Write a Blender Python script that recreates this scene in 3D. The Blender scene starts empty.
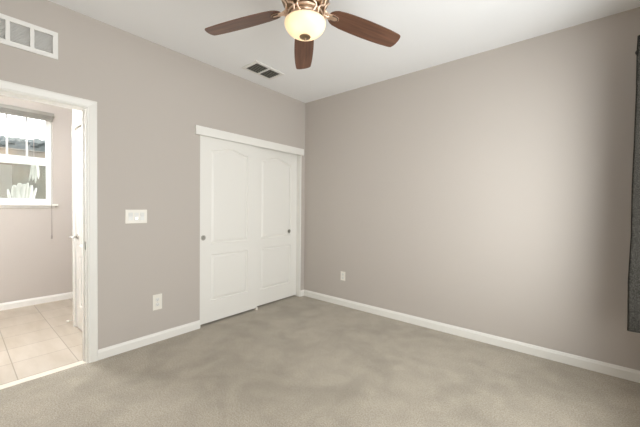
import bpy, bmesh, math, random
from mathutils import Vector, Matrix
random.seed(7)
S = bpy.context.scene
COL = S.collection
PI = math.pi

# ------------------------------------------------------------------ camera
def set_camera():
    f, yaw, pit, rol = 305.36, 0.6944, 0.0176, 0.0097
    fw = Vector((-math.sin(yaw)*math.cos(pit), math.cos(yaw)*math.cos(pit), -math.sin(pit)))
    r = fw.cross(Vector((0, 0, 1))).normalized(); u = r.cross(fw)
    r2 = r*math.cos(rol) + u*math.sin(rol); u2 = -r*math.sin(rol) + u*math.cos(rol)
    cd = bpy.data.cameras.new('camera'); co = bpy.data.objects.new('camera', cd); COL.objects.link(co)
    cd.sensor_width = 36; cd.sensor_fit = 'HORIZONTAL'; cd.lens = f/640*36
    cd.clip_start = .02; cd.clip_end = 200
    m = Matrix((r2, u2, -fw)).transposed().to_4x4(); m.translation = Vector((2.9601, -3.2088, 1.2535))
    co.matrix_world = m
    S.camera = co
set_camera()

# ------------------------------------------------------------------ world, lights, exposure
w = bpy.data.worlds.new('world'); S.world = w; w.use_nodes = True
WB = w.node_tree.nodes['Background']
WB.inputs[0].default_value = (1, .985, 1, 1); WB.inputs[1].default_value = 6.0

def area(name, loc, rot, sx, sy, power=0, color=(1, 1, 1), portal=False):
    l = bpy.data.lights.new(name, 'AREA'); l.shape = 'RECTANGLE'; l.size = sx; l.size_y = sy
    l.energy = power; l.color = color
    if portal: l.cycles.is_portal = True
    o = bpy.data.objects.new(name, l); COL.objects.link(o); o.location = loc; o.rotation_euler = rot
    return o
# windows: sky portals
WC = (-3.45, -.50, .45, 2.33)     # bedroom window in the right wall: y0 y1 z0 z1
WH = (-3.20, -2.375, 1.27, 2.44)  # bathroom window: y0 y1 z0 z1
area('window_portal_right', (3.47, (WC[0]+WC[1])/2, (WC[2]+WC[3])/2), (0, PI/2, 0), WC[3]-WC[2], WC[1]-WC[0], portal=True)
# hazy low sun, very soft, slanting in through the bedroom window
sl = bpy.data.lights.new('hazy_sun', 'SUN'); sl.energy = 1.38; sl.angle = math.radians(52); sl.color = (1, .985, .99)
so = bpy.data.objects.new('hazy_sun', sl); COL.objects.link(so); so.location = (8, -8, 5)
so.rotation_euler = Vector((-.52, .82, -.10)).to_track_quat('-Z', 'Y').to_euler()

S.view_settings.view_transform = 'Standard'; S.view_settings.look = 'None'
S.view_settings.gamma = 1; S.view_settings.use_curve_mapping = False
S.view_settings.exposure = 0.0
S.cycles.max_bounces = 12; S.cycles.diffuse_bounces = 8; S.cycles.transparent_max_bounces = 16

# ------------------------------------------------------------------ materials
def mat(name, col, rough=.6, metal=0, bump=None, var=None, spec=.5, coat=0):
    """bump=(scale,strength,dist)  var=(scale,col2,lo,hi)"""
    m = bpy.data.materials.new(name); m.use_nodes = True
    nt = m.node_tree; b = nt.nodes['Principled BSDF']
    b.inputs['Base Color'].default_value = (*col, 1); b.inputs['Roughness'].default_value = rough
    b.inputs['Metallic'].default_value = metal; b.inputs['Specular IOR Level'].default_value = spec
    b.inputs['Coat Weight'].default_value = coat
    tc = nt.nodes.new('ShaderNodeTexCoord')
    if var:
        n = nt.nodes.new('ShaderNodeTexNoise'); n.inputs['Scale'].default_value = var[0]; n.inputs['Detail'].default_value = 4
        nt.links.new(tc.outputs['Object'], n.inputs['Vector'])
        r = nt.nodes.new('ShaderNodeValToRGB'); r.color_ramp.elements[0].position = var[2]; r.color_ramp.elements[1].position = var[3]
        r.color_ramp.elements[0].color = (*col, 1); r.color_ramp.elements[1].color = (*var[1], 1)
        nt.links.new(n.outputs['Fac'], r.inputs['Fac']); nt.links.new(r.outputs['Color'], b.inputs['Base Color'])
    if bump:
        n = nt.nodes.new('ShaderNodeTexNoise'); n.inputs['Scale'].default_value = bump[0]; n.inputs['Detail'].default_value = 3
        nt.links.new(tc.outputs['Object'], n.inputs['Vector'])
        bp = nt.nodes.new('ShaderNodeBump'); bp.inputs['Strength'].default_value = bump[1]; bp.inputs['Distance'].default_value = bump[2]
        nt.links.new(n.outputs['Fac'], bp.inputs['Height']); nt.links.new(bp.outputs['Normal'], b.inputs['Normal'])
    return m

M = {}
M['wall'] = mat('greige_wall_paint', (.50, .458, .42), .75, bump=(160, .12, .002), spec=.3)
M['bathwall'] = M['wall']
M['ceiling'] = mat('white_ceiling_paint', (.87, .875, .88), .85, bump=(90, .2, .003), spec=.2)
M['trim'] = mat('white_trim_paint', (.80, .785, .745), .38, bump=(40, .02, .002), spec=.45)
M['door'] = mat('white_moulded_door_paint', (.79, .775, .735), .42, bump=(220, .05, .0006), spec=.4)
M['gloss'] = mat('white_semigloss_paint', (.80, .785, .75), .22, spec=.6)
M['vinyl'] = mat('white_vinyl', (.82, .82, .80), .35)
M['plate'] = mat('ivory_plastic_plate', (.80, .77, .70), .35)
M['rocker'] = mat('white_plastic_rocker', (.73, .73, .70), .3)
M['slot'] = mat('dark_slot', (.25, .24, .22), .7)
M['vent'] = mat('white_enamel_vent', (.80, .79, .76), .45)
M['ventdark'] = mat('duct_dark', (.10, .095, .08), .9)
M['ventback'] = mat('grey_filter', (.85, .85, .85), .8, bump=(60, .2, .003))
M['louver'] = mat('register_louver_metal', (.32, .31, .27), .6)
M['steel'] = mat('brushed_nickel', (.50, .48, .44), .35, metal=1)
M['nickeldark'] = mat('aged_nickel', (.34, .33, .30), .45, metal=1)
M['brass'] = mat('antique_brass', (.90, .71, .56), .38, metal=.85, var=(30, (.74, .54, .40), .4, .7))
M['brassdark'] = mat('dark_bronze', (.30, .21, .13), .4, metal=.9)
M['groove'] = mat('dark_brown_groove', (.10, .05, .03), .5)
M['rodmetal'] = mat('dark_rod_metal', (.06, .055, .05), .4, metal=.9)
M['blind'] = mat('cream_blind_slats', (.25, .235, .205), .5)
M['hedge'] = mat('blue_green_hedge_leaves', (.055, .066, .07), .8, bump=(9, .3, .05), var=(5, (.085, .095, .09), .35, .65))
M['fence'] = mat('tan_block_fence', (.16, .128, .095), .9, bump=(12, .3, .02), var=(2.2, (.11, .10, .085), .35, .65))
M['ground'] = mat('yard_gravel', (.16, .14, .11), .95, bump=(30, .5, .02), var=(6, (.22, .2, .16), .4, .6))
M['petal'] = mat('overexposed_white_leaf', (.86, .85, .80), .6)  # white puts the sunlit, overexposed look of the foliage into its colour
M['terracotta'] = mat('pale_planter', (.30, .28, .25), .8)
M['cable'] = mat('grey_cable', (.30, .25, .24), .7)
M['cord'] = mat('blind_cord', (.32, .29, .26), .7)
M['rubber'] = mat('white_rubber', (.8, .78, .74), .5)

def carpet_mat():
    m = bpy.data.materials.new('greige_cut_pile_carpet'); m.use_nodes = True; nt = m.node_tree; b = nt.nodes['Principled BSDF']
    b.inputs['Roughness'].default_value = 1; b.inputs['Specular IOR Level'].default_value = .1
    b.inputs['Sheen Weight'].default_value = .25; b.inputs['Sheen Roughness'].default_value = .5
    tc = nt.nodes.new('ShaderNodeTexCoord')
    def noise(sc, det=3, dist=0):
        n = nt.nodes.new('ShaderNodeTexNoise'); n.inputs['Scale'].default_value = sc; n.inputs['Detail'].default_value = det
        n.inputs['Distortion'].default_value = dist
        nt.links.new(tc.outputs['Object'], n.inputs['Vector']); return n
    def ramp(n, c0, c1, p0, p1):
        r = nt.nodes.new('ShaderNodeValToRGB'); r.color_ramp.elements[0].position = p0; r.color_ramp.elements[1].position = p1
        r.color_ramp.elements[0].color = (*c0, 1); r.color_ramp.elements[1].color = (*c1, 1)
        nt.links.new(n.outputs['Fac'], r.inputs['Fac']); return r
    def mul(a, c):
        x = nt.nodes.new('ShaderNodeMix'); x.data_type = 'RGBA'; x.blend_type = 'MULTIPLY'; x.inputs[0].default_value = 1
        nt.links.new(a, x.inputs[6]); nt.links.new(c, x.inputs[7]); return x.outputs[2]
    patch = ramp(noise(2.6, 4, .6), (.84, .84, .83), (1, 1, 1), .36, .58)     # nap brushed this way and that
    mid = ramp(noise(7, 3, .4), (.90, .90, .90), (1, 1, 1), .35, .65)
    fine = ramp(noise(120, 3), (.70, .68, .64), (1.0, 1.0, 1.0), .36, .62)
    base = nt.nodes.new('ShaderNodeRGB'); base.outputs[0].default_value = (.475, .425, .35, 1)
    c = mul(mul(mul(base.outputs[0], patch.outputs[0]), mid.outputs[0]), fine.outputs[0])
    nt.links.new(c, b.inputs['Base Color'])
    bp = nt.nodes.new('ShaderNodeBump'); bp.inputs['Strength'].default_value = .5; bp.inputs['Distance'].default_value = .006
    nt.links.new(noise(220, 2).outputs['Fac'], bp.inputs['Height']); nt.links.new(bp.outputs['Normal'], b.inputs['Normal'])
    return m
M['carpet'] = carpet_mat()

def tile_mat():
    m = bpy.data.materials.new('beige_ceramic_floor_tile'); m.use_nodes = True; nt = m.node_tree; b = nt.nodes['Principled BSDF']
    b.inputs['Roughness'].default_value = .45
    g = nt.nodes.new('ShaderNodeTexCoord'); mp = nt.nodes.new('ShaderNodeMapping')
    mp.inputs['Rotation'].default_value = (0, 0, 0); mp.inputs['Location'].default_value = (.10, 2.92+.0, 0)
    nt.links.new(g.outputs['Object'], mp.inputs['Vector'])
    br = nt.nodes.new('ShaderNodeTexBrick'); br.offset = .0; br.squash = 1
    br.inputs['Scale'].default_value = 1; br.inputs['Brick Width'].default_value = .352; br.inputs['Row Height'].default_value = .352
    br.inputs['Mortar Size'].default_value = .0035; br.inputs['Mortar Smooth'].default_value = .2
    br.inputs['Color1'].default_value = (.50, .44, .37, 1); br.inputs['Color2'].default_value = (.47, .41, .34, 1)
    br.inputs['Mortar'].default_value = (.30, .26, .21, 1)
    nt.links.new(mp.outputs['Vector'], br.inputs['Vector'])
    n = nt.nodes.new('ShaderNodeTexNoise'); n.inputs['Scale'].default_value = 5; n.inputs['Detail'].default_value = 6
    mp2 = nt.nodes.new('ShaderNodeMapping'); mp2.inputs['Scale'].default_value = (.5, 2.2, 1); nt.links.new(g.outputs['Object'], mp2.inputs['Vector'])
    nt.links.new(mp2.outputs['Vector'], n.inputs['Vector'])
    r = nt.nodes.new('ShaderNodeValToRGB'); r.color_ramp.elements[0].position = .35; r.color_ramp.elements[1].position = .65
    r.color_ramp.elements[0].color = (.88, .86, .82, 1); r.color_ramp.elements[1].color = (1, 1, 1, 1)
    nt.links.new(n.outputs['Fac'], r.inputs['Fac'])
    x = nt.nodes.new('ShaderNodeMix'); x.data_type = 'RGBA'; x.blend_type = 'MULTIPLY'; x.inputs[0].default_value = 1
    nt.links.new(br.outputs['Color'], x.inputs[6]); nt.links.new(r.outputs['Color'], x.inputs[7])
    nt.links.new(x.outputs[2], b.inputs['Base Color'])
    bp = nt.nodes.new('ShaderNodeBump'); bp.inputs['Strength'].default_value = .4; bp.inputs['Distance'].default_value = .003; bp.invert = True
    nt.links.new(br.outputs['Fac'], bp.inputs['Height']); nt.links.new(bp.outputs['Normal'], b.inputs['Normal'])
    return m
M['tile'] = tile_mat()

def wood_mat():
    m = bpy.data.materials.new('walnut_blade_veneer'); m.use_nodes = True; nt = m.node_tree; b = nt.nodes['Principled BSDF']
    b.inputs['Roughness'].default_value = .38; b.inputs['Coat Weight'].default_value = .15
    g = nt.nodes.new('ShaderNodeTexCoord'); mp = nt.nodes.new('ShaderNodeMapping'); mp.inputs['Scale'].default_value = (2.5, 40, 10)
    nt.links.new(g.outputs['Object'], mp.inputs['Vector'])
    n = nt.nodes.new('ShaderNodeTexNoise'); n.inputs['Scale'].default_value = 1; n.inputs['Detail'].default_value = 6; n.inputs['Distortion'].default_value = .8
    nt.links.new(mp.outputs['Vector'], n.inputs['Vector'])
    r = nt.nodes.new('ShaderNodeValToRGB'); e = r.color_ramp.elements
    e[0].position = .3; e[0].color = (.085, .038, .023, 1); e[1].position = .72; e[1].color = (.185, .085, .050, 1)
    nt.links.new(n.outputs['Fac'], r.inputs['Fac']); nt.links.new(r.outputs['Color'], b.inputs['Base Color'])
    return m
M['wood'] = wood_mat()

def fabric_mat():
    m = mat('charcoal_woven_curtain', (.018, .0165, .014), .95, bump=(350, .5, .002), var=(190, (.070, .065, .056), .42, .68))
    m.node_tree.nodes['Principled BSDF'].inputs['Specular IOR Level'].default_value = .05
    return m
M['fabric'] = fabric_mat()

def glass_mat(name, tint=(1, 1, 1), refl=1.0):
    m = bpy.data.materials.new(name); m.use_nodes = True; nt = m.node_tree
    for n in list(nt.nodes): nt.nodes.remove(n)
    o = nt.nodes.new('ShaderNodeOutputMaterial'); t = nt.nodes.new('ShaderNodeBsdfTransparent'); t.inputs[0].default_value = (*tint, 1)
    g = nt.nodes.new('ShaderNodeBsdfGlossy'); g.inputs['Roughness'].default_value = .01
    f = nt.nodes.new('ShaderNodeFresnel'); f.inputs[0].default_value = 1.45
    ge = nt.nodes.new('ShaderNodeNewGeometry'); inv = nt.nodes.new('ShaderNodeMath'); inv.operation = 'SUBTRACT'; inv.inputs[0].default_value = 1
    nt.links.new(ge.outputs['Backfacing'], inv.inputs[1]); ml = nt.nodes.new('ShaderNodeMath'); ml.operation = 'MULTIPLY'
    nt.links.new(f.outputs[0], ml.inputs[0]); nt.links.new(inv.outputs[0], ml.inputs[1])
    mx = nt.nodes.new('ShaderNodeMixShader'); nt.links.new(ml.outputs[0], mx.inputs[0]); nt.links.new(t.outputs[0], mx.inputs[1]); nt.links.new(g.outputs[0], mx.inputs[2])
    nt.links.new(mx.outputs[0], o.inputs[0]); return m
M['glass'] = glass_mat('clear_window_glass', (.96, .98, .97))
def screen_mat():
    m = bpy.data.materials.new('insect_screen_mesh'); m.use_nodes = True; nt = m.node_tree
    for n in list(nt.nodes): nt.nodes.remove(n)
    o = nt.nodes.new('ShaderNodeOutputMaterial'); t = nt.nodes.new('ShaderNodeBsdfTransparent')
    d = nt.nodes.new('ShaderNodeBsdfDiffuse'); d.inputs[0].default_value = (.12, .17, .15, 1)
    mx = nt.nodes.new('ShaderNodeMixShader'); mx.inputs[0].default_value = .38
    nt.links.new(t.outputs[0], mx.inputs[1]); nt.links.new(d.outputs[0], mx.inputs[2]); nt.links.new(mx.outputs[0], o.inputs[0]); return m
M['screen'] = screen_mat()

def emis_mat(name, col, strength, base=(.8, .8, .8)):
    m = mat(name, base, .4); b = m.node_tree.nodes['Principled BSDF']
    b.inputs['Emission Color'].default_value = (*col, 1); b.inputs['Emission Strength'].default_value = strength
    return m
def globe_mat():
    m = bpy.data.materials.new('alabaster_glass_lit'); m.use_nodes = True; nt = m.node_tree
    b = nt.nodes['Principled BSDF']; b.inputs['Base Color'].default_value = (.85, .74, .55, 1); b.inputs['Roughness'].default_value = .25
    tc = nt.nodes.new('ShaderNodeTexCoord')
    n = nt.nodes.new('ShaderNodeTexNoise'); n.inputs['Scale'].default_value = 5; n.inputs['Detail'].default_value = 3; n.inputs['Distortion'].default_value = 1.5
    nt.links.new(tc.outputs['Object'], n.inputs['Vector'])
    r = nt.nodes.new('ShaderNodeValToRGB'); r.color_ramp.elements[0].position = .3; r.color_ramp.elements[1].position = .7
    r.color_ramp.elements[0].color = (1, .70, .40, 1); r.color_ramp.elements[1].color = (1, .80, .54, 1)
    nt.links.new(n.outputs['Fac'], r.inputs['Fac']); nt.links.new(r.outputs['Color'], b.inputs['Emission Color'])
    b.inputs['Emission Strength'].default_value = .24
    tr = nt.nodes.new('ShaderNodeBsdfTranslucent'); tr.inputs[0].default_value = (.95, .86, .70, 1)
    mx = nt.nodes.new('ShaderNodeMixShader'); mx.inputs[0].default_value = .28
    out = nt.nodes['Material Output']
    nt.links.new(b.outputs[0], mx.inputs[1]); nt.links.new(tr.outputs[0], mx.inputs[2]); nt.links.new(mx.outputs[0], out.inputs[0])
    return m
M['globe'] = globe_mat()
M['led'] = emis_mat('switch_indicator_light', (1, 1, .97), 3)
M['bathlamp'] = emis_mat('bathroom_lamp_diffuser', (.95, .98, 1), 260)
M['bathfill'] = emis_mat('bathroom_fill_diffuser', (.93, .97, 1), 145)  # glow of the added bathroom fill globes

# ------------------------------------------------------------------ helpers
def box(bm, x0, x1, y0, y1, z0, z1):
    if x0 > x1: x0, x1 = x1, x0
    if y0 > y1: y0, y1 = y1, y0
    if z0 > z1: z0, z1 = z1, z0
    v = [bm.verts.new(p) for p in ((x0,y0,z0),(x1,y0,z0),(x1,y1,z0),(x0,y1,z0),(x0,y0,z1),(x1,y0,z1),(x1,y1,z1),(x0,y1,z1))]
    for f in ((0,3,2,1),(4,5,6,7),(0,1,5,4),(1,2,6,5),(2,3,7,6),(3,0,4,7)): bm.faces.new([v[i] for i in f])
    return v
def prism(bm, prof, a, b, fn):
    """prof: list of 2D points; swept from a to b; fn(p,t)->xyz"""
    A = [bm.verts.new(fn(p, a)) for p in prof]; B = [bm.verts.new(fn(p, b)) for p in prof]
    n = len(prof)
    for i in range(n): bm.faces.new((A[i], A[(i+1) % n], B[(i+1) % n], B[i]))
    bm.faces.new(A[::-1]); bm.faces.new(B)
def tube(bm, pts, r, n=10, cap=True):
    pts = [Vector(p) for p in pts]; rr = r if isinstance(r, (list, tuple)) else [r]*len(pts)
    rings = []
    for i, p in enumerate(pts):
        d = (pts[min(i+1, len(pts)-1)] - pts[max(i-1, 0)]).normalized()
        a = d.cross(Vector((0, 0, 1)) if abs(d.z) < .9 else Vector((1, 0, 0))).normalized(); b = d.cross(a)
        rings.append([bm.verts.new(p + (a*math.cos(2*PI*k/n) + b*math.sin(2*PI*k/n))*rr[i]) for k in range(n)])
    for A, B in zip(rings, rings[1:]):
        for k in range(n): bm.faces.new((A[k], A[(k+1) % n], B[(k+1) % n], B[k]))
    if cap: bm.faces.new(rings[0][::-1]); bm.faces.new(rings[-1])
def lathe(bm, prof, n=32, axis='z', c=(0, 0, 0), cap=True):
    """prof: (r, h) list"""
    c = Vector(c); rings = []
    for r, h in prof:
        ring = []
        for k in range(n):
            a = 2*PI*k/n; u, v = r*math.cos(a), r*math.sin(a)
            p = {'z': (u, v, h), 'x': (h, u, v), 'y': (u, h, v)}[axis]
            ring.append(bm.verts.new(c + Vector(p)))
        rings.append(ring)
    for A, B in zip(rings, rings[1:]):
        for k in range(n): bm.faces.new((A[k], A[(k+1) % n], B[(k+1) % n], B[k]))
    if cap: bm.faces.new(rings[0]); bm.faces.new(rings[-1])
def obj(name, bm, m, parent=None, bevel=0, smooth=False, seg=2, origin=None):
    bmesh.ops.recalc_face_normals(bm, faces=bm.faces)
    if origin is not None:
        bmesh.ops.translate(bm, verts=bm.verts, vec=-Vector(origin))
    me = bpy.data.meshes.new(name); bm.to_mesh(me); bm.free()
    me.materials.append(M[m] if isinstance(m, str) else m)
    if smooth:
        for p in me.polygons: p.use_smooth = True
    o = bpy.data.objects.new(name, me); COL.objects.link(o)
    if origin is not None: o.location = origin
    if bevel:
        b = o.modifiers.new('bevel', 'BEVEL'); b.width = bevel; b.segments = seg; b.limit_method = 'ANGLE'; b.angle_limit = math.radians(40)
    if parent:
        o.parent = parent
        o.matrix_parent_inverse = Matrix.Translation(-world_loc(parent))
    return o
def world_loc(o):
    v = Vector(o.location)
    return v
def tag(o, label=None, cat=None, group=None, kind=None):
    if label: o['label'] = label
    if cat: o['category'] = cat
    if group: o['group'] = group
    if kind: o['kind'] = kind
    return o
def empty(name, loc, label, cat, group=None, kind=None):
    o = bpy.data.objects.new(name, None); COL.objects.link(o); o.location = loc; o.empty_display_size = .1
    return tag(o, label, cat, group, kind)
def NB(): return bmesh.new()
def boxes(name, m, rects, parent=None, bevel=0, **k):
    bm = NB()
    for r in rects: box(bm, *r)
    return obj(name, bm, m, parent, bevel, **k)
def wall_cells(bm, axis, t0, t1, a0, a1, z0, z1, holes):
    """wall slab with rectangular holes. axis 'x': slab between x=t0..t1, a runs along y; axis 'y': slab y=t0..t1, a runs along x"""
    As = sorted({a0, a1, *[h[0] for h in holes], *[h[1] for h in holes]}); Zs = sorted({z0, z1, *[h[2] for h in holes], *[h[3] for h in holes]})
    for i in range(len(As)-1):
        for j in range(len(Zs)-1):
            ca, cz = (As[i]+As[i+1])/2, (Zs[j]+Zs[j+1])/2
            if any(h[0] < ca < h[1] and h[2] < cz < h[3] for h in holes): continue
            if axis == 'x': box(bm, t0, t1, As[i], As[i+1], Zs[j], Zs[j+1])
            else: box(bm, As[i], As[i+1], t0, t1, Zs[j], Zs[j+1])
    bmesh.ops.remove_doubles(bm, verts=bm.verts, dist=1e-5)
    # drop the internal faces shared by neighbouring cells
    seen = {}
    for f in list(bm.faces):
        k = tuple(sorted(v.index for v in f.verts)) if False else tuple(sorted((round(v.co.x, 4), round(v.co.y, 4), round(v.co.z, 4)) for v in f.verts))
        seen.setdefault(k, []).append(f)
    dead = [f for fs in seen.values() if len(fs) > 1 for f in fs]
    if dead: bmesh.ops.delete(bm, geom=dead, context='FACES_ONLY')

H = 2.74
RX = 3.38; FY = -3.66; WT = .12
# ------------------------------------------------------------------ room shell
DOORY = (-3.29, -2.533); DOORZ = 2.025
CL = (-1.585, -.078); CLZ = 2.03
bm = NB(); wall_cells(bm, 'x', -WT, 0, FY, 0, 0, H, [(*DOORY, 0, DOORZ), (*CL, 0, CLZ), (-3.21, -2.725, 2.355, 2.505)])
tag(obj('wall_left', bm, 'wall'), 'long greige bedroom wall with the closet and bathroom doorway', 'wall', kind='structure')
bm = NB(); wall_cells(bm, 'y', 0, WT, -WT, RX+WT, 0, H, [])
tag(obj('wall_back', bm, 'wall'), 'plain greige bedroom wall beyond the empty carpet', 'wall', kind='structure')
bm = NB(); wall_cells(bm, 'x', RX, RX+WT, FY, 0, 0, H, [WC])
tag(obj('wall_right', bm, 'wall'), 'greige bedroom wall with a window beside the charcoal curtain', 'wall', kind='structure')
bm = NB(); wall_cells(bm, 'y', FY-WT, FY, -WT, RX+WT, 0, H, [])
tag(obj('wall_front', bm, 'wall'), 'greige bedroom wall behind the viewer', 'wall', kind='structure')
tag(boxes('ceiling', 'ceiling', [(-WT, RX+WT, FY-WT, WT, H, H+.1)]), 'flat white bedroom ceiling carrying the fan and the register', 'ceiling', kind='structure')
tag(boxes('floor', 'carpet', [(-.012, RX, FY, 0, -.1, 0), (-.75, -.012, -1.7, 0, -.1, 0)]), 'greige cut pile bedroom carpet with brushed patches', 'carpet', kind='structure')

# closet interior
tag(boxes('wall_closet', 'wall', [(-.80, -.75, -1.75, .0, 0, 2.4), (-.75, -WT, -1.75, -1.70, 0, 2.4), (-.75, -WT, -.0, .05, 0, 2.4), (-.80, -WT, -1.75, .05, 2.4, 2.45)]), 'closet interior walls behind the sliding doors', 'wall', kind='structure')

# bathroom
BX = -2.276; BY0 = -4.3; BY1 = -1.95
bm = NB(); wall_cells(bm, 'x', BX-WT, BX, BY0, BY1+.05, 0, H, [WH])
tag(obj('wall_bathroom_window', bm, 'bathwall'), 'bathroom wall around the window, seen through the doorway', 'wall', kind='structure')
tag(boxes('wall_bathroom_right', 'bathwall', [(BX, -1.10, BY1, BY1+.1, 0, H)]), 'far end wall of the bathroom past the linen closet', 'wall', kind='structure')
tag(boxes('wall_bathroom_left', 'bathwall', [(BX-WT, -WT, BY0-.1, BY0, 0, H)]), 'near end wall of the bathroom', 'wall', kind='structure')
tag(boxes('wall_bathroom_inner', 'bathwall', [(-WT-.001, -WT, BY0, FY-WT, 0, H)]), 'bathroom side of the dividing wall', 'wall', kind='structure')
tag(boxes('ceiling_bathroom', 'ceiling', [(BX-WT, -WT, BY0-.1, BY1+.1, H, H+.1)]), 'white bathroom ceiling', 'ceiling', kind='structure')
tag(boxes('floor_bathroom', 'tile', [(BX, -.080, BY0, BY1, -.1, -.004)]), 'square beige ceramic tile floor of the bathroom', 'tile floor', kind='structure')
# threshold
tag(boxes('trim_1', 'trim', [(-.080, -.012, DOORY[0], DOORY[1], -.05, .002)], bevel=.003), 'pale threshold strip between beige tile and carpet', 'threshold', kind='structure')
M['threshold'] = mat('pale_marble_threshold', (.74, .67, .57), .35, var=(12, (.66, .60, .51), .4, .6))
bpy.data.objects['trim_1'].data.materials[0] = M['threshold']

# linen closet bump-out, painted white, with its own door
LX0 = -1.095; LY = -2.405
bm = NB(); wall_cells(bm, 'y', LY, LY+.09, LX0, -WT, 0, H, [(-.985, -.26, 0, 2.04)])
tag(obj('wall_linen_closet', bm, 'gloss'), 'white painted front of the bathroom linen closet', 'wall', kind='structure')
tag(boxes('wall_linen_side', 'bathwall', [(LX0, LX0+.09, LY+.09, BY1, 0, H)]), 'side wall of the linen closet', 'wall', kind='structure')

# ------------------------------------------------------------------ base boards
def base_prof(h=.083, t=.014):
    return [(0, 0), (t, 0), (t, h-.022), (t*.72, h-.014), (t*.55, h-.005), (t*.3, h), (0, h)]
def baseboard(name, pts_fn, a, b, label, h=.083):
    bm = NB(); prism(bm, base_prof(h), a, b, pts_fn)
    o = obj(name, bm, 'trim'); tag(o, label, 'baseboard', kind='structure'); return o
fxA = lambda p, t: (p[0], t, p[1])
baseboard('baseboard_left', fxA, -2.466, -1.585, 'white baseboard between the bathroom doorway and the closet')
baseboard('baseboard_left_corner', fxA, -.078, -.0, 'short white baseboard in the corner next to the closet')
baseboard('baseboard_left_far', fxA, FY, -3.357, 'white baseboard on the near side of the bathroom doorway')
baseboard('baseboard_back', lambda p, t: (t, -p[0], p[1]), 0.012, RX-.012, 'long white baseboard along the plain wall', .086)
baseboard('baseboard_right', lambda p, t: (RX-p[0], t, p[1]), FY, 0, 'white baseboard under the bedroom window')
baseboard('baseboard_front', lambda p, t: (t, FY+p[0], p[1]), .012, RX-.012, 'white baseboard behind the viewer')
baseboard('baseboard_bathroom', lambda p, t: (BX+p[0], t, p[1]-.004), BY0, BY1, 'white baseboard beneath the bathroom window', .085)

# ------------------------------------------------------------------ bathroom doorway casing
cw = .064
def casing_prof(wd, t=.017):
    # u across (0 = inner edge), v thickness
    return [(0, 0), (0, t*.55), (.006, t*.8), (.016, t*.62), (.026, t*.75), (wd-.018, t), (wd-.004, t), (wd, t*.7), (wd, 0)]
def casing(name, y0, y1, ztop, x, sx, label):
    """mitred casing round an opening: x face plane, sx outward direction"""
    bm = NB(); pr = casing_prof(cw); n = len(pr)
    path = []
    for (cy, cz, dy, dz) in ((y0, 0, -1, 0), (y0, ztop, -1, 1), (y1, ztop, 1, 1), (y1, 0, 1, 0)):
        path.append([bm.verts.new((x + sx*v, cy + dy*u, cz + dz*u)) for u, v in pr])
    for A, B in zip(path, path[1:]):
        for i in range(n): bm.faces.new((A[i], A[(i+1) % n], B[(i+1) % n], B[i]))
    bm.faces.new(path[0]); bm.faces.new(path[-1][::-1])
    return tag(obj(name, bm, 'trim'), label, 'door casing', kind='structure')
casing('trim_2', DOORY[0], DOORY[1]+.002, DOORZ-.002, 0, 1, 'white moulded casing around the bathroom doorway')
casing('trim_3', DOORY[0], DOORY[1]+.002, DOORZ-.002, -WT, -1, 'white casing on the bathroom side of the doorway')
# jamb lining + stop
t = empty('trim_4', (-WT/2, DOORY[1], 0), 'white door jamb lining with a dark strike plate', 'door jamb', kind='structure')
boxes('jamb', 'trim', [(-WT-.001, .0015, DOORY[1]-.006, DOORY[1]+.001, 0, DOORZ-.006), (-WT-.001, .0015, DOORY[0]-.001, DOORY[0]+.006, 0, DOORZ-.006), (-WT-.001, .0015, DOORY[0]-.001, DOORY[1]+.001, DOORZ-.006, DOORZ+.001)], t)
boxes('door_stop', 'trim', [(-.080, -.045, DOORY[1]-.014, DOORY[1]-.006, 0, DOORZ-.006), (-.080, -.045, DOORY[0]+.006, DOORY[0]+.014, 0, DOORZ-.006)], t, .002)
sp = NB(); box(sp, -.036, -.006, DOORY[1]-.0078, DOORY[1]-.006, .905, .970)
obj('strike_plate', sp, 'nickeldark', t, .0005)

# ------------------------------------------------------------------ moulded two panel doors
def arch_loop(x0, x1, z0, zs, h, d, n=20):
    """loop in (u,z): inset by d. bottom edge, right side, cathedral arch back to left"""
    a, b, c, s = x0+d, x1-d, z0+d, zs-d
    pts = [(a, c), (b, c)]
    if h <= 0: return pts + [(b, s), (a, s)]
    for i in range(n+1):
        q = i/n; u = b + (a-b)*q
        k = min(1, max(0, (q-.06)/.88)); pts.append((u, s + h*(.5-.5*math.cos(2*PI*k))**.8))
    return pts
def panel_door(name, w_, z0, z1, thick, panels, place, m, parent):
    """place(u,v,z): u across, v depth (0 = face, positive into the room)"""
    bm = NB()
    outer = [bm.verts.new(place(u, 0, z)) for u, z in ((0, z0), (w_, z0), (w_, z1), (0, z1))]
    edges = [bm.edges.new((outer[i], outer[(i+1) % 4])) for i in range(4)]
    for (x0, x1, pz0, pzs, h) in panels:
        rings = []
        for d, v in ((0, 0), (.007, -.011), (.014, -.011), (.036, -.002)):
            L = arch_loop(x0, x1, pz0, pzs, h, d); rings.append([bm.verts.new(place(u, v, z)) for u, z in L])
        n = len(rings[0])
        edges += [bm.edges.new((rings[0][i], rings[0][(i+1) % n])) for i in range(n)]
        for A, B in zip(rings, rings[1:]):
            for i in range(n): bm.faces.new((A[i], A[(i+1) % n], B[(i+1) % n], B[i]))
        bm.faces.new(rings[-1])
    bmesh.ops.triangle_fill(bm, edges=edges, use_beauty=True)
    back = [bm.verts.new(place(u, -thick, z)) for u, z in ((0, z0), (w_, z0), (w_, z1), (0, z1))]
    for i in range(4): bm.faces.new((outer[i], outer[(i+1) % 4], back[(i+1) % 4], back[i]))
    bm.faces.new(back[::-1])
    return obj(name, bm, m, parent)
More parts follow.
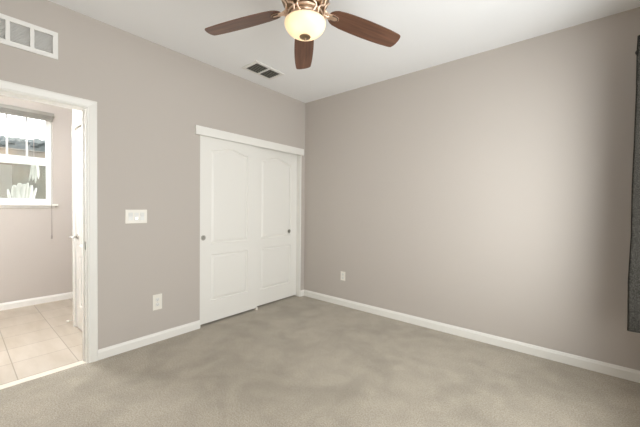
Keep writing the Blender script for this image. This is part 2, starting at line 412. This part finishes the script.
def finger_pull(parent, place, u, z):
    c = Vector(place(u, 0, z)); bm = NB()
    lathe(bm, [(.027, -.001), (.0285, .0015), (.026, .003), (.021, .002), (.019, -.001)], 28, 'x', c, cap=False)
    o = obj('finger_pull', bm, 'steel', parent, smooth=True)
    bm = NB(); lathe(bm, [(.0195, .0008), (.012, .0006), (.0001, .0012)], 24, 'x', c, cap=False)
    obj('pull_cup', bm, 'nickeldark', o, smooth=True)
    tag(o, 'round brushed nickel finger pull')
def closet_door(name, ya, yb, xf, zb, up, lo, pull_u, label):
    t = empty(name, (xf, (ya+yb)/2, zb), label, 'closet door', kind='structure')
    place = lambda u, v, z: (xf+v, ya+u, z)
    panel_door('door_slab', yb-ya, zb, 2.02, .034, [up, lo], place, 'door', t)
    finger_pull(t, place, pull_u, .93)
    return t
closet_door('door_1', -1.582, -.828, -.018, .022, (.130, .612, .862, 1.858, .05), (.130, .612, .245, .745, 0), .045,
            'front sliding closet door nearest the light switches')
closet_door('door_2', -.850, -.096, -.064, .020, (.115, .640, .862, 1.858, .05), (.115, .640, .215, .745, 0), .754-.145+.0,
            'rear sliding closet door nearest the room corner')
tag(boxes('trim_5', 'trim', [(-.004, .022, -1.641, -.043, 1.990, 2.080)], bevel=.003), 'white fascia board hiding the closet door track', 'fascia', kind='structure')
tag(boxes('trim_6', 'steel', [(-.10, -.012, CL[0], CL[1], 2.020, 2.028)]), 'metal track above the sliding closet doors', 'door track', kind='structure')
tag(boxes('trim_7', 'trim', [(-WT, -.002, -.096+.004, -.077, 0, 2.03), (-.014, .004, -.093, -.074, 0, 1.99)], bevel=.0015), 'white jamb strip at the corner end of the closet', 'jamb', kind='structure')
g = empty('door_guide', (-.04, -.84, 0), 'small white floor guide where the two closet doors overlap', 'door guide')
boxes('guide_base', 'plate', [(-.10, -.005, -.850, -.825, 0, .006)], g, .001)
for gx in (-.0605, -.012): boxes('guide_fin', 'plate', [(gx, gx+.006, -.850, -.825, .006, .03)], g, .001)

# linen closet door (bathroom)
t = empty('door_3', (-.62, LY, 0), 'white linen closet door inside the bathroom with a lever handle', 'linen closet door', kind='structure')
pl = lambda u, v, z: (-.978+u, LY-.0-v+.003, z)
panel_door('door_slab', .712, .012, 2.03, .034, [(.125, .587, .85, 1.80, .09), (.125, .587, .24, .745, 0)], pl, 'gloss', t)
bm = NB(); hy = LY-.003
lathe(bm, [(.027, -.001), (.027, .006), (.022, .010), (.0001, .010)], 24, 'y', (0, 0, 0), cap=False)
for v in bm.verts: v.co = Vector((-.905+v.co.x, hy+.006-v.co.y, .94+v.co.z))
rose = obj('handle_rose', bm, 'steel', t, smooth=True)
bm = NB(); tube(bm, [(-.905, hy, .94), (-.905, hy-.055, .94)], .010, 14)
tube(bm, [(-.905, hy-.050, .94), (-.895, hy-.058, .94), (-.80, hy-.054, .94)], [.011, .010, .008], 12)
obj('handle_lever', bm, 'steel', t, smooth=True)
# casing of the linen door (y plane)
bm = NB()
for r in ((-1.043, -.985, LY-.015, LY, 0, 2.098), (-.26, -.202, LY-.015, LY, 0, 2.098), (-.985, -.26, LY-.015, LY, 2.040, 2.098)): box(bm, *r)
tag(obj('trim_8', bm, 'gloss', bevel=.003), 'white casing around the linen closet door', 'door casing', kind='structure')
# door stop bumper
t = empty('door_bumper', (-1.075, LY, .045), 'small white door bumper at the foot of the linen closet casing', 'door stop')
bm = NB(); tube(bm, [(-1.07, LY, .05), (-1.07, LY-.045, .05)], .005, 10); obj('spring', bm, 'steel', t, smooth=True)
bm = NB(); tube(bm, [(-1.07, LY-.040, .05), (-1.07, LY-.062, .05)], [.012, .011], 14); obj('rubber_tip', bm, 'rubber', t, smooth=True)

# ------------------------------------------------------------------ bathroom window
t = empty('window_1', (BX, (WH[0]+WH[1])/2, WH[2]), 'white vinyl single hung bathroom window with grid and sill', 'window', kind='structure')
y0, y1, z0, z1 = WH; fx0, fx1 = BX-.085, BX-.035
fw_ = .022
boxes('window_frame', 'vinyl', [(fx0, fx1, y0, y0+fw_, z0, z1), (fx0, fx1, y1-fw_, y1, z0, z1), (fx0, fx1, y0+fw_, y1-fw_, z0, z0+fw_), (fx0, fx1, y0+fw_, y1-fw_, z1-fw_, z1)], t)
mid = 1.805; sw = .040
def sash(a, b, c, d, xa, xb, name, top=sw, bot=sw):
    return boxes(name, 'vinyl', [(xa, xb, a, a+sw, c, d), (xa, xb, b-sw, b, c, d), (xa, xb, a+sw, b-sw, c, c+bot), (xa, xb, a+sw, b-sw, d-top, d)], t, .003)
us = sash(y0+fw_, y1-fw_, mid-.015, z1-fw_, fx0+.004, fx0+.026, 'upper_sash', bot=.075)
ls = sash(y0+fw_, y1-fw_, z0+fw_, mid+.060, fx0+.028, fx1-.002, 'lower_sash', top=.10, bot=.045)
iy0, iy1 = y0+fw_+sw, y1-fw_-sw
boxes('grille', 'vinyl', [(fx0+.010, fx0+.020, iy0+(iy1-iy0)*k/4-.009, iy0+(iy1-iy0)*k/4+.009, mid+.05, z1-fw_-sw) for k in (1, 2, 3)], us, .001)
boxes('pane', 'glass', [(fx0+.014, fx0+.016, iy0-.005, iy1+.005, mid+.05, z1-fw_-sw+.005)], us)
boxes('pane', 'glass', [(fx0+.037, fx0+.039, iy0-.005, iy1+.005, z0+fw_+.04, mid-.03)], ls)
bm = NB(); xs = fx0+.002
v = [bm.verts.new(p) for p in ((xs, iy0-.02, z0+fw_), (xs, iy1+.02, z0+fw_), (xs, iy1+.02, mid), (xs, iy0-.02, mid))]; bm.faces.new(v)
obj('insect_screen', bm, 'screen', t)
boxes('sill', 'trim', [(BX-.05, BX+.048, y0-.055, y1+.045, z0-.022, z0+.003)], t, .005)
boxes('sill_apron', 'trim', [(BX, BX+.014, y0-.03, y1+.02, z0-.052, z0-.022)], t, .003)

# blind
t = empty('window_blind', (BX+.03, -2.79, 2.44), 'cream slatted blind pulled up to the head of the bathroom window', 'blind')
boxes('head_rail', 'blind', [(BX+.012, BX+.060, y0+.005-.03, y1+.008, 2.395, 2.440)], t, .004)
boxes('slat_stack', 'blind', [(BX+.014, BX+.056, y0-.02, y1+.002-.01, 2.352+.009*k, 2.358+.009*k) for k in range(5)], t, .001)
boxes('bottom_rail', 'blind', [(BX+.013, BX+.057, y0-.02, y1-.008, 2.335, 2.350)], t, .003)
bm = NB(); tube(bm, [(BX+.062, -2.398, 2.40), (BX+.066, -2.398, 1.6), (BX+.062, -2.398, .87)], .0028, 8); co = obj('pull_cord', bm, 'cord', t)
bm = NB(); tube(bm, [(BX+.062, -2.398, .875), (BX+.062, -2.398, .86), (BX+.062, -2.398, .825)], [.004, .007, .009], 10); obj('cord_tassel', bm, 'cord', co)

# ------------------------------------------------------------------ bedroom windows (out of the photo, they light the room)
def plain_window(name, axis, a0, a1, z0, z1, p, label):
    t = empty(name, (p, (a0+a1)/2, z0) if axis == 'x' else ((a0+a1)/2, p, z0), label, 'window', kind='structure')
    def R(a, b, c, d, q0=-.025, q1=.025): return (p+q0, p+q1, a, b, c, d) if axis == 'x' else (a, b, p+q0, p+q1, c, d)
    m_ = (a0+a1)/2
    boxes('window_frame', 'vinyl', [R(a0, a0+.05, z0, z1), R(a1-.05, a1, z0, z1), R(a0+.05, a1-.05, z0, z0+.05), R(a0+.05, a1-.05, z1-.05, z1), R(m_-.03, m_+.03, z0+.05, z1-.05)], t)
    boxes('pane', 'glass', [R(a0+.04, m_-.02, z0+.04, z1-.04, -.002, .002)], t)
    boxes('pane', 'glass', [R(m_+.02, a1-.04, z0+.04, z1-.04, -.002, .002)], t)
plain_window('window_2', 'x', *WC, RX+.07, 'white slider window in the wall behind the charcoal curtain')

# ------------------------------------------------------------------ curtain
t = empty('curtain', (RX-.09, -.30, .45), 'charcoal woven curtain bunched up beside the room corner', 'curtain')
path = [(RX-.012, -.405)]
path += [(RX-.040, -.440), (RX-.085, -.450), (RX-.122, -.456), (RX-.131, -.452), (RX-.126, -.438)]
k = 0; y = -.415
while y < -.15:
    path.append((RX-.035 if k % 2 == 0 else RX-.118+.055*(y+.43)/.28, y)); y += .028; k += 1
# smooth the path
def catmull(P, n=6):
    out = []
    for i in range(len(P)-1):
        p0, p1, p2, p3 = P[max(i-1, 0)], P[i], P[i+1], P[min(i+2, len(P)-1)]
        for j in range(n):
            s = j/n; out.append(tuple(.5*((2*p1[q]) + (-p0[q]+p2[q])*s + (2*p0[q]-5*p1[q]+4*p2[q]-p3[q])*s*s + (-p0[q]+3*p1[q]-3*p2[q]+p3[q])*s**3) for q in (0, 1)))
    out.append(P[-1]); return out
P2 = catmull(path)
bm = NB(); rows = []
ZS = [.489, .50, .55, .8, 1.1, 1.4, 1.7, 2.0, 2.25, 2.355]
for z in ZS:
    fl = (2.3-z)/1.8
    rows.append([bm.verts.new((x_-.014*fl*min(1, (RX-x_)/.12)+.003*math.sin(9*z+20*y_), y_-.006*fl, z)) for x_, y_ in P2])
for A, B in zip(rows, rows[1:]):
    for i in range(len(A)-1): bm.faces.new((A[i], A[i+1], B[i+1], B[i]))
c = obj('curtain_panel', bm, 'fabric', t, smooth=True)
s = c.modifiers.new('thickness', 'SOLIDIFY'); s.thickness = .003
t = empty('curtain_rod', (RX, -1.6, 2.39), 'dark metal curtain rod above the bedroom window', 'curtain rod')
bm = NB(); tube(bm, [(RX-.085, -3.0, 2.385), (RX-.085, -.08, 2.385)], .011, 14); rod = obj('rod', bm, 'rodmetal', t, smooth=True)
for yy in (-3.0, -.08):
    bm = NB(); lathe(bm, [(.001, -.024), (.016, -.018), (.023, 0), (.016, .018), (.001, .024)], 16, 'y', (RX-.085, yy, 2.385), cap=False); obj('finial', bm, 'rodmetal', t, smooth=True)
for yy in (-2.85, -1.6, -.11):
    bm = NB(); tube(bm, [(RX, yy, 2.36), (RX-.06, yy, 2.36), (RX-.085, yy, 2.375)], .006, 8); box(bm, RX-.006, RX, yy-.015, yy+.015, 2.33, 2.41); obj('bracket', bm, 'rodmetal', t)

# ------------------------------------------------------------------ return air grille
t = empty('return_air_grille', (0, -2.96, 2.43), 'long white return air grille above the bathroom doorway', 'air grille')
gy0, gy1, gz0, gz1 = -3.22, -2.705, 2.332, 2.527
bars = [(.0005, .008, gy0+.03, gy1-.03, gz1-.032, gz1), (.0005, .008, gy0+.03, gy1-.03, gz0, gz0+.032), (.0005, .008, gy1-.030, gy1, gz0, gz1), (.0005, .008, gy0, gy0+.03, gz0, gz1)]
divs = [-2.845, -2.966, -3.086]
for d in divs: bars.append((.0005, .0075, d-.011, d+.011, gz0+.032, gz1-.032))
boxes('grille_frame', 'vent', bars, t)
bm = NB()
n = 13
for i in range(n):
    z = gz0+.036 + (gz1-gz0-.072)*i/(n-1)
    prism(bm, [(.002, z-.003), (.004, z-.0015), (-.010, z+.0075), (-.012, z+.006)], gy0+.01, gy1-.01, lambda p, q: (p[0], q, p[1]))
obj('grille_louvers', bm, 'vent', t)
boxes('grille_filter', 'ventback', [(-.030, -.026, -3.209, -2.726, 2.356, 2.504)], t)

# ------------------------------------------------------------------ ceiling register
t = empty('ceiling_register', (.335, -1.04, H), 'white two bank ceiling register near the closet wall', 'ceiling vent')
rx0, rx1, ry0, ry1 = .215, .460, -1.240, -.845
boxes('register_frame', 'vent', [(rx0, rx1, ry0, ry0+.035, H-.008, H), (rx0, rx1, ry1-.035, ry1, H-.008, H), (rx0, rx0+.024, ry0+.035, ry1-.035, H-.008, H), (rx1-.030, rx1, ry0+.035, ry1-.035, H-.008, H), (rx0+.024, rx1-.030, -1.052, -1.030, H-.010, H)], t)
boxes('duct_opening', 'ventdark', [(rx0+.025, rx1-.025, ry0+.03, ry1-.03, H-.0015, H)], t)
for (a, b) in ((ry0+.034, -1.052), (-1.030, ry1-.034)):
    bm = NB()
    for k in range(6):
        x = rx0+.046 + k*.0305
        prism(bm, [(x, H-.010), (x+.0016, H-.0095), (x-.006, H-.001), (x-.0076, H-.0015)], a, b, lambda p, q: (p[0], q, p[1]))
    obj('louver_bank', bm, 'louver', t)

# ------------------------------------------------------------------ switches and outlets
t = empty('light_switch', (0, -2.18, 1.165), 'three gang white switch plate between bathroom doorway and closet', 'light switch')
sy0, sy1, sz0, sz1 = -2.266, -2.093, 1.104, 1.225
boxes('switch_plate', 'plate', [(0, .006, sy0, sy1, sz0, sz1)], t, .003, seg=3)
for k in range(3):
    c = (sy0+sy1)/2 + (k-1)*.046
    bm = NB(); zc = (sz0+sz1)/2
    prism(bm, [(.005, zc-.034), (.0085, zc-.034), (.0065, zc), (.010, zc+.034), (.005, zc+.034)], c-.0165, c+.0165, lambda p, q: (p[0], q, p[1]))
    r_ = obj('rocker', bm, 'rocker', t)
bm = NB(); lathe(bm, [(.0075, 0), (.0075, .0015), (.0045, .003), (.0001, .0033)], 16, 'x', (.0080, (sy0+sy1)/2, 1.148), cap=False)
tag(obj('indicator_light', bm, 'led', t, smooth=True), 'small bright indicator light')

def outlet(name, origin, across, out, hw, hh, label):
    t = empty(name, origin, label, 'outlet', group=None)
    o = Vector(origin); A = Vector(across); N = Vector(out)
    def B(u0, u1, v0, v1, n0, n1):
        p = o + A*u0 + N*n0 + Vector((0, 0, v0)); q = o + A*u1 + N*n1 + Vector((0, 0, v1))
        return (p.x, q.x, p.y, q.y, p.z, q.z)
    boxes('cover_plate', 'plate', [B(-hw, hw, -hh, hh, 0, .005)], t, .0025, seg=3)
    for s in (-1, 1):
        r_ = boxes('receptacle', 'rocker', [B(-.017, .017, s*.0235-.0145, s*.0235+.0145, .004, .0072)], t, .004)
        boxes('slots', 'slot', [B(-.0075, -.0052, s*.0235-.003, s*.0235+.006, .007, .0075), B(.0052, .0075, s*.0235-.003, s*.0235+.006, .007, .0075), B(-.002, .002, s*.0235-.0105, s*.0235-.0065, .007, .0075)], r_)
    bm = NB(); box(bm, *B(-.003, .003, -.003, .003, .0045, .006)); obj('screw', bm, 'steel', t)
    return t
outlet('wall_outlet', (0, -2.003, .368), (0, 1, 0), (1, 0, 0), .041, .072, 'ivory outlet low on the wall below the switch plate')
outlet('wall_outlet', (.685, 0, .382), (1, 0, 0), (0, -1, 0), .037, .058, 'ivory outlet low on the plain wall, right of the room corner')

# ------------------------------------------------------------------ ceiling fan
FC = Vector((1.6755, -1.8255, 0)); BZ = 2.482; DROOP = .107
fan = empty('ceiling_fan', (FC.x, FC.y, H), 'five blade walnut ceiling fan with antique brass and a lit alabaster bowl', 'ceiling fan')
def fl(name, prof, m, parent=fan, smooth=True, n=40, cap=False, c=None):
    bm = NB(); lathe(bm, prof, n, 'z', c or (FC.x, FC.y, 0), cap); return obj(name, bm, m, parent, smooth=smooth)
fl('canopy', [(.02, H-.075), (.045, H-.07), (.066, H-.04), (.072, H-.012), (.072, H)], 'brass')
fl('downrod', [(.012, H-.07), (.012, 2.64)], 'brass', n=16)
fl('motor_housing', [(.02, 2.655), (.055, 2.648), (.085, 2.635), (.112, 2.615), (.130, 2.59), (.146, 2.555), (.147, 2.520), (.138, 2.497), (.118, 2.472), (.096, 2.458), (.06, 2.456)], 'brassdark')
fl('switch_housing', [(.05, 2.486), (.070, 2.480), (.086, 2.470), (.090, 2.462), (.086, 2.454), (.070, 2.446), (.060, 2.436), (.058, 2.422), (.066, 2.412), (.084, 2.405), (.092, 2.398), (.088, 2.392), (.098, 2.388), (.115, 2.385), (.117, 2.380), (.113, 2.377)], 'brass')
# scrollwork between the motor and the bowl
for k in range(10):
    a = 2*PI*k/10+.2
    bm = NB(); pts = []
    for i in range(9):
        q = i/8; r = .086+.062*q+.010*math.sin(2*PI*q); z = 2.396+.118*q+.008*math.sin(2*PI*q)
        pts.append((FC.x+r*math.cos(a+.22*math.sin(2*PI*q)*(1 if k % 2 else -1)), FC.y+r*math.sin(a+.22*math.sin(2*PI*q)*(1 if k % 2 else -1)), z))
    tube(bm, pts, .0062, 8); obj('scroll', bm, 'brass', fan, smooth=True)
for rr, zz, mm in ((.094, 2.404, 'brassdark'), (.104, 2.436, 'brass'), (.102, 2.424, 'brassdark')):
    bm = NB(); tube(bm, [(FC.x+rr*math.cos(2*PI*i/40), FC.y+rr*math.sin(2*PI*i/40), zz) for i in range(41)], .0042, 8, cap=False)
    obj('gallery_ring', bm, mm, fan, smooth=True)
# bowl
prof = []
for i in range(19):
    q = i/18*PI/2; prof.append((.1255*math.cos(q)**.82 if i < 18 else .0001, 2.380-.080*math.sin(q)**1.05))
bw = fl('glass_bowl', [(.118, 2.386), (.1245, 2.385)] + prof, 'globe', n=56)
tag(bw, 'glowing cream alabaster glass bowl')
fl('bowl_finial', [(.0001, 2.302), (.030, 2.3015), (.0345, 2.2985), (.033, 2.2955), (.022, 2.2925), (.010, 2.2905), (.0055, 2.286), (.0065, 2.280), (.0001, 2.276)], 'brassdark', n=24)
for k in range(3):
    a = 2*PI*k/3+.5
    bm = NB(); bmesh.ops.create_uvsphere(bm, u_segments=16, v_segments=10, radius=.020)
    for v in bm.verts: v.co = Vector((FC.x+.055*math.cos(a)+v.co.x, FC.y+.055*math.sin(a)+v.co.y, 2.362+v.co.z*1.1))
    obj('bulb', bm, emis_mat('lit_bulb_%d' % k, (1, .82, .60), 12), fan, smooth=True)
# blades
PITCH = math.radians(11.3)
def blade_outline():
    L0, L1 = .158, .662; pts = []
    prof = [(.0, .012), (.004, .024), (.012, .037), (.025, .048), (.045, .0575), (.10, .0665), (.18, .0710), (.26, .0728), (.34, .0720), (.42, .0685), (.480, .0630), (.498, .0600), (.507, .055), (.512, .046), (.517, .030), (.519, .012)]
    for d, h_ in prof: pts.append((L0+d, h_))
    return pts
up = blade_outline()
ang0 = 2.337
def blade_frame(a):
    ca, sa = math.cos(a), math.sin(a)
    R = Vector((ca, sa, -DROOP)).normalized(); T = Vector((-sa, ca, 0))   # T: counterclockwise side
    Tt = T*math.cos(PITCH) + Vector((0, 0, -math.sin(PITCH)))
    N = R.cross(Tt).normalized(); Tt = N.cross(R)
    return R, Tt, N
for k in range(5):
    a = ang0 + k*2*PI/5
    R, T, N = blade_frame(a)
    ctr = Vector((FC.x, FC.y, BZ))
    # blade modelled along local x so that the grain follows it
    bm = NB(); loop = [(x, h_) for x, h_ in up] + [(x, -h_) for x, h_ in reversed(up)]
    A = [bm.verts.new((x, y_, .003)) for x, y_ in loop]; B = [bm.verts.new((x, y_, -.003)) for x, y_ in loop]
    bm.faces.new(A); bm.faces.new(B[::-1])
    for i in range(len(A)): bm.faces.new((A[i], A[(i+1) % len(A)], B[(i+1) % len(A)], B[i]))
    o = obj('blade', bm, 'wood', None, .0015)
    m4 = Matrix((R, T, N)).transposed().to_4x4(); m4.translation = ctr
    o.parent = fan; o.matrix_parent_inverse = Matrix.Translation(-Vector(fan.location)); o.matrix_basis = m4
    # iron: plate under blade root + two arms to the motor
    bm = NB()
    lp = [(.135, .014), (.155, .020), (.180, .023), (.205, .021), (.222, .014), (.228, .0)]
    loop = lp + [(x, -y_) for x, y_ in reversed(lp[:-1])]
    A = [bm.verts.new((x, y_, -.004)) for x, y_ in loop]; B = [bm.verts.new((x, y_, -.010)) for x, y_ in loop]
    bm.faces.new(A); bm.faces.new(B[::-1])
    for i in range(len(A)): bm.faces.new((A[i], A[(i+1) % len(A)], B[(i+1) % len(A)], B[i]))
    for s in (-1, 1):
        tube(bm, [(.150, s*.012, -.007), (.132, s*.024, -.010), (.115, s*.026, -.004), (.100, s*.018, .010), (.090, s*.006, .022)], [.007, .008, .0085, .008, .008], 10)
    tube(bm, [(.16, 0, -.007), (.145, 0, -.010), (.12, 0, -.004), (.100, 0, .012), (.088, 0, .024)], [.006, .008, .010, .010, .009], 10)
    ir = obj('blade_iron', bm, 'brass', None, .001)
    ir.parent = fan; ir.matrix_parent_inverse = Matrix.Translation(-Vector(fan.location)); ir.matrix_basis = m4
    # dark U-shaped groove on the iron's foot
    bm = NB(); pts = [(.175, .020, -.0105), (.203, .018, -.0105), (.217, .011, -.0105), (.221, 0, -.0105), (.217, -.011, -.0105), (.203, -.018, -.0105), (.175, -.020, -.0105)]
    tube(bm, pts, .0042, 6)
    gr = obj('groove', bm, 'groove', None); gr.parent = ir
# pull chains
for s, ln in ((-1, .10), (1, .07)):
    bm = NB(); p0 = FC + Vector((.066*s*.64*1.0, .066*s*.77, 2.43))
    tube(bm, [p0, p0+Vector((0, 0, .012))], .004, 8); obj('chain_stub', bm, 'brass', fan)

# ------------------------------------------------------------------ bathroom ceiling lamp (out of the photo)
for ly, lr, lab in ((-2.72, .13, 'small round ceiling lamp just inside the bathroom doorway'),):
    t = empty('bathroom_lamp', (-.62, ly, H), lab, 'ceiling lamp')
    bm = NB(); lathe(bm, [(lr+.015, H), (lr+.015, H-.02), (lr, H-.025)], 32, 'z', (-.62, ly, 0)); obj('lamp_ring', bm, 'steel', t, smooth=True)
    bm = NB(); lathe(bm, [(lr, H-.022), (lr*.9, H-.05), (lr*.55, H-.068), (.0001, H-.072)], 32, 'z', (-.62, ly, 0), cap=False); obj('lamp_diffuser', bm, 'bathlamp' if ly > -3 else 'bathfill', t, smooth=True)

t = empty('bathroom_fill_light', (-WT, -3.75, 1.92), 'added unseen three globe fill light on the bathroom side of the dividing wall', 'fill lamp')  # unseen light added to brighten the bathroom wall and tile evenly
boxes('back_bar', 'steel', [(-.145, -.121, -4.02, -3.48, 1.89, 1.95)], t, .004)
for k in range(3):
    yy = -3.75+(k-1)*.19
    bm = NB(); tube(bm, [(-.145, yy, 1.92), (-.185, yy, 1.92)], [.03, .022], 16); obj('socket', bm, 'steel', t, smooth=True)
    bm = NB(); bmesh.ops.create_uvsphere(bm, u_segments=20, v_segments=12, radius=.055, matrix=Matrix.Translation((-.235, yy, 1.92))); obj('globe', bm, 'bathfill', t, smooth=True)
# ------------------------------------------------------------------ outside the bathroom window
tag(boxes('ground', 'ground', [(-30, BX-WT, -20, 14, -.5, -.30)]), 'side yard gravel outside the bathroom window', 'ground', kind='structure')
t = empty('block_fence', (-6.1, -1.5, -.3), 'tan block fence outside the bathroom window', 'fence')
bm = NB(); box(bm, -6.25, -6.05, -9, 6, -.3, 2.41); obj('fence_wall', bm, 'fence', t)
bm = NB(); box(bm, -6.28, -6.02, -9, 6, 2.41, 2.432); obj('fence_cap', bm, 'fence', t, .01)
# hedge on the far side, its top edge uneven
bm = NB(); N_ = 150; rnd = random.Random(3)
for i in range(N_):
    y = -6 + 9*i/N_; r = .10+rnd.random()*.06
    z = 2.66 + rnd.random()*.03 + .025*math.sin(y*3.1)
    mtx = Matrix.Translation((-6.75+rnd.random()*.14, y, z)) @ Matrix.Diagonal((1, 1.1, .75+rnd.random()*.2, 1))
    bmesh.ops.create_icosphere(bm, subdivisions=2, radius=r, matrix=mtx)
box(bm, -6.95, -6.55, -6, 3, -.3, 2.64)
for v in bm.verts: v.co += Vector((rnd.uniform(-.02, .02), rnd.uniform(-.02, .02), rnd.uniform(-.02, .02)))
tag(obj('hedge', bm, 'hedge'), 'dark blue green hedge showing above the tan block fence', 'hedge', kind='stuff')
bm = NB(); tube(bm, [(-7.0, -9, 3.02), (-7.0, 4, 3.02)], .012, 8); tag(obj('overhead_cable', bm, 'cable'), 'thin cable crossing the sky outside the bathroom window', 'cable')

def leaf(bm, base, tip, w0, bend=.05, n=8):
    base, tip = Vector(base), Vector(tip); d = tip-base; side = Vector((0, 1, 0)).cross(d).normalized().cross(d).normalized()
    side = Vector((-.35, 1, 0)).normalized(); nrm = d.cross(side).normalized(); Ls, Rs, Cs = [], [], []
    for i in range(n+1):
        q = i/n; wd = w0*(.45+.65*math.sin(PI*min(1, q*.62+.08)))*(1-q**9*.6)
        c = base+d*q+nrm*bend*math.sin(PI*q)
        Ls.append(bm.verts.new(c-side*wd+nrm*.006)); Cs.append(bm.verts.new(c-nrm*.006)); Rs.append(bm.verts.new(c+side*wd+nrm*.006))
    for i in range(n):
        bm.faces.new((Ls[i], Cs[i], Cs[i+1], Ls[i+1])); bm.faces.new((Cs[i], Rs[i], Rs[i+1], Cs[i+1]))
PX = -2.9
t = empty('potted_plant', (PX, -2.60, -.3), 'upright plant, its leaves coloured overexposed white, in a tall planter outside the bathroom window', 'plant')
bm = NB(); lathe(bm, [(.10, -.3), (.115, 0), (.13, 1.0), (.145, 1.19), (.15, 1.20), (.13, 1.20), (.12, 1.16)], 24, 'z', (PX, -2.60, 0)); obj('planter', bm, 'terracotta', t, smooth=False)
for (b, tp_, wd) in ((-2.675, -2.735, .016), (-2.640, -2.672, .034), (-2.615, -2.620, .042), (-2.585, -2.575, .040), (-2.560, -2.540, .020), (-2.535, -2.500, .030), (-2.520, -2.455, .018)):
    h = {-2.735: 1.47, -2.672: 1.53, -2.620: 1.56, -2.575: 1.55, -2.540: 1.57, -2.500: 1.54, -2.455: 1.50}[tp_]
    bm = NB(); leaf(bm, (PX+random.uniform(-.03, .03), b, 1.15), (PX+random.uniform(-.03, .03), tp_, h), wd, .02)
    o = obj('leaf', bm, 'petal', t, smooth=True); s = o.modifiers.new('thickness', 'SOLIDIFY'); s.thickness = .003
t = empty('hanging_plant', (PX, -2.478, 2.9), 'drooping leaves coloured overexposed white, hanging outside the bathroom window', 'plant')
bm = NB(); tube(bm, [(PX, -2.478, 1.90), (PX, -2.478, 3.3)], .003, 6); obj('stem', bm, 'cable', t)
for (dy, z_, wd) in ((-.058, 1.585, .012), (-.020, 1.60, .018), (.008, 1.565, .014), (.040, 1.625, .017)):
    bm = NB(); leaf(bm, (PX, -2.478+dy*.3, 1.92), (PX+.02, -2.478+dy, z_), wd, .02)
    o = obj('leaf', bm, 'petal', t, smooth=True); s = o.modifiers.new('thickness', 'SOLIDIFY'); s.thickness = .003
# roof beam of the eave the plant hangs from
tag(boxes('trim_9', 'trim', [(-3.1, BX-WT, -4.6, -1.4, 3.2, 3.32)]), 'house eave above the bathroom window', 'eave', kind='structure')
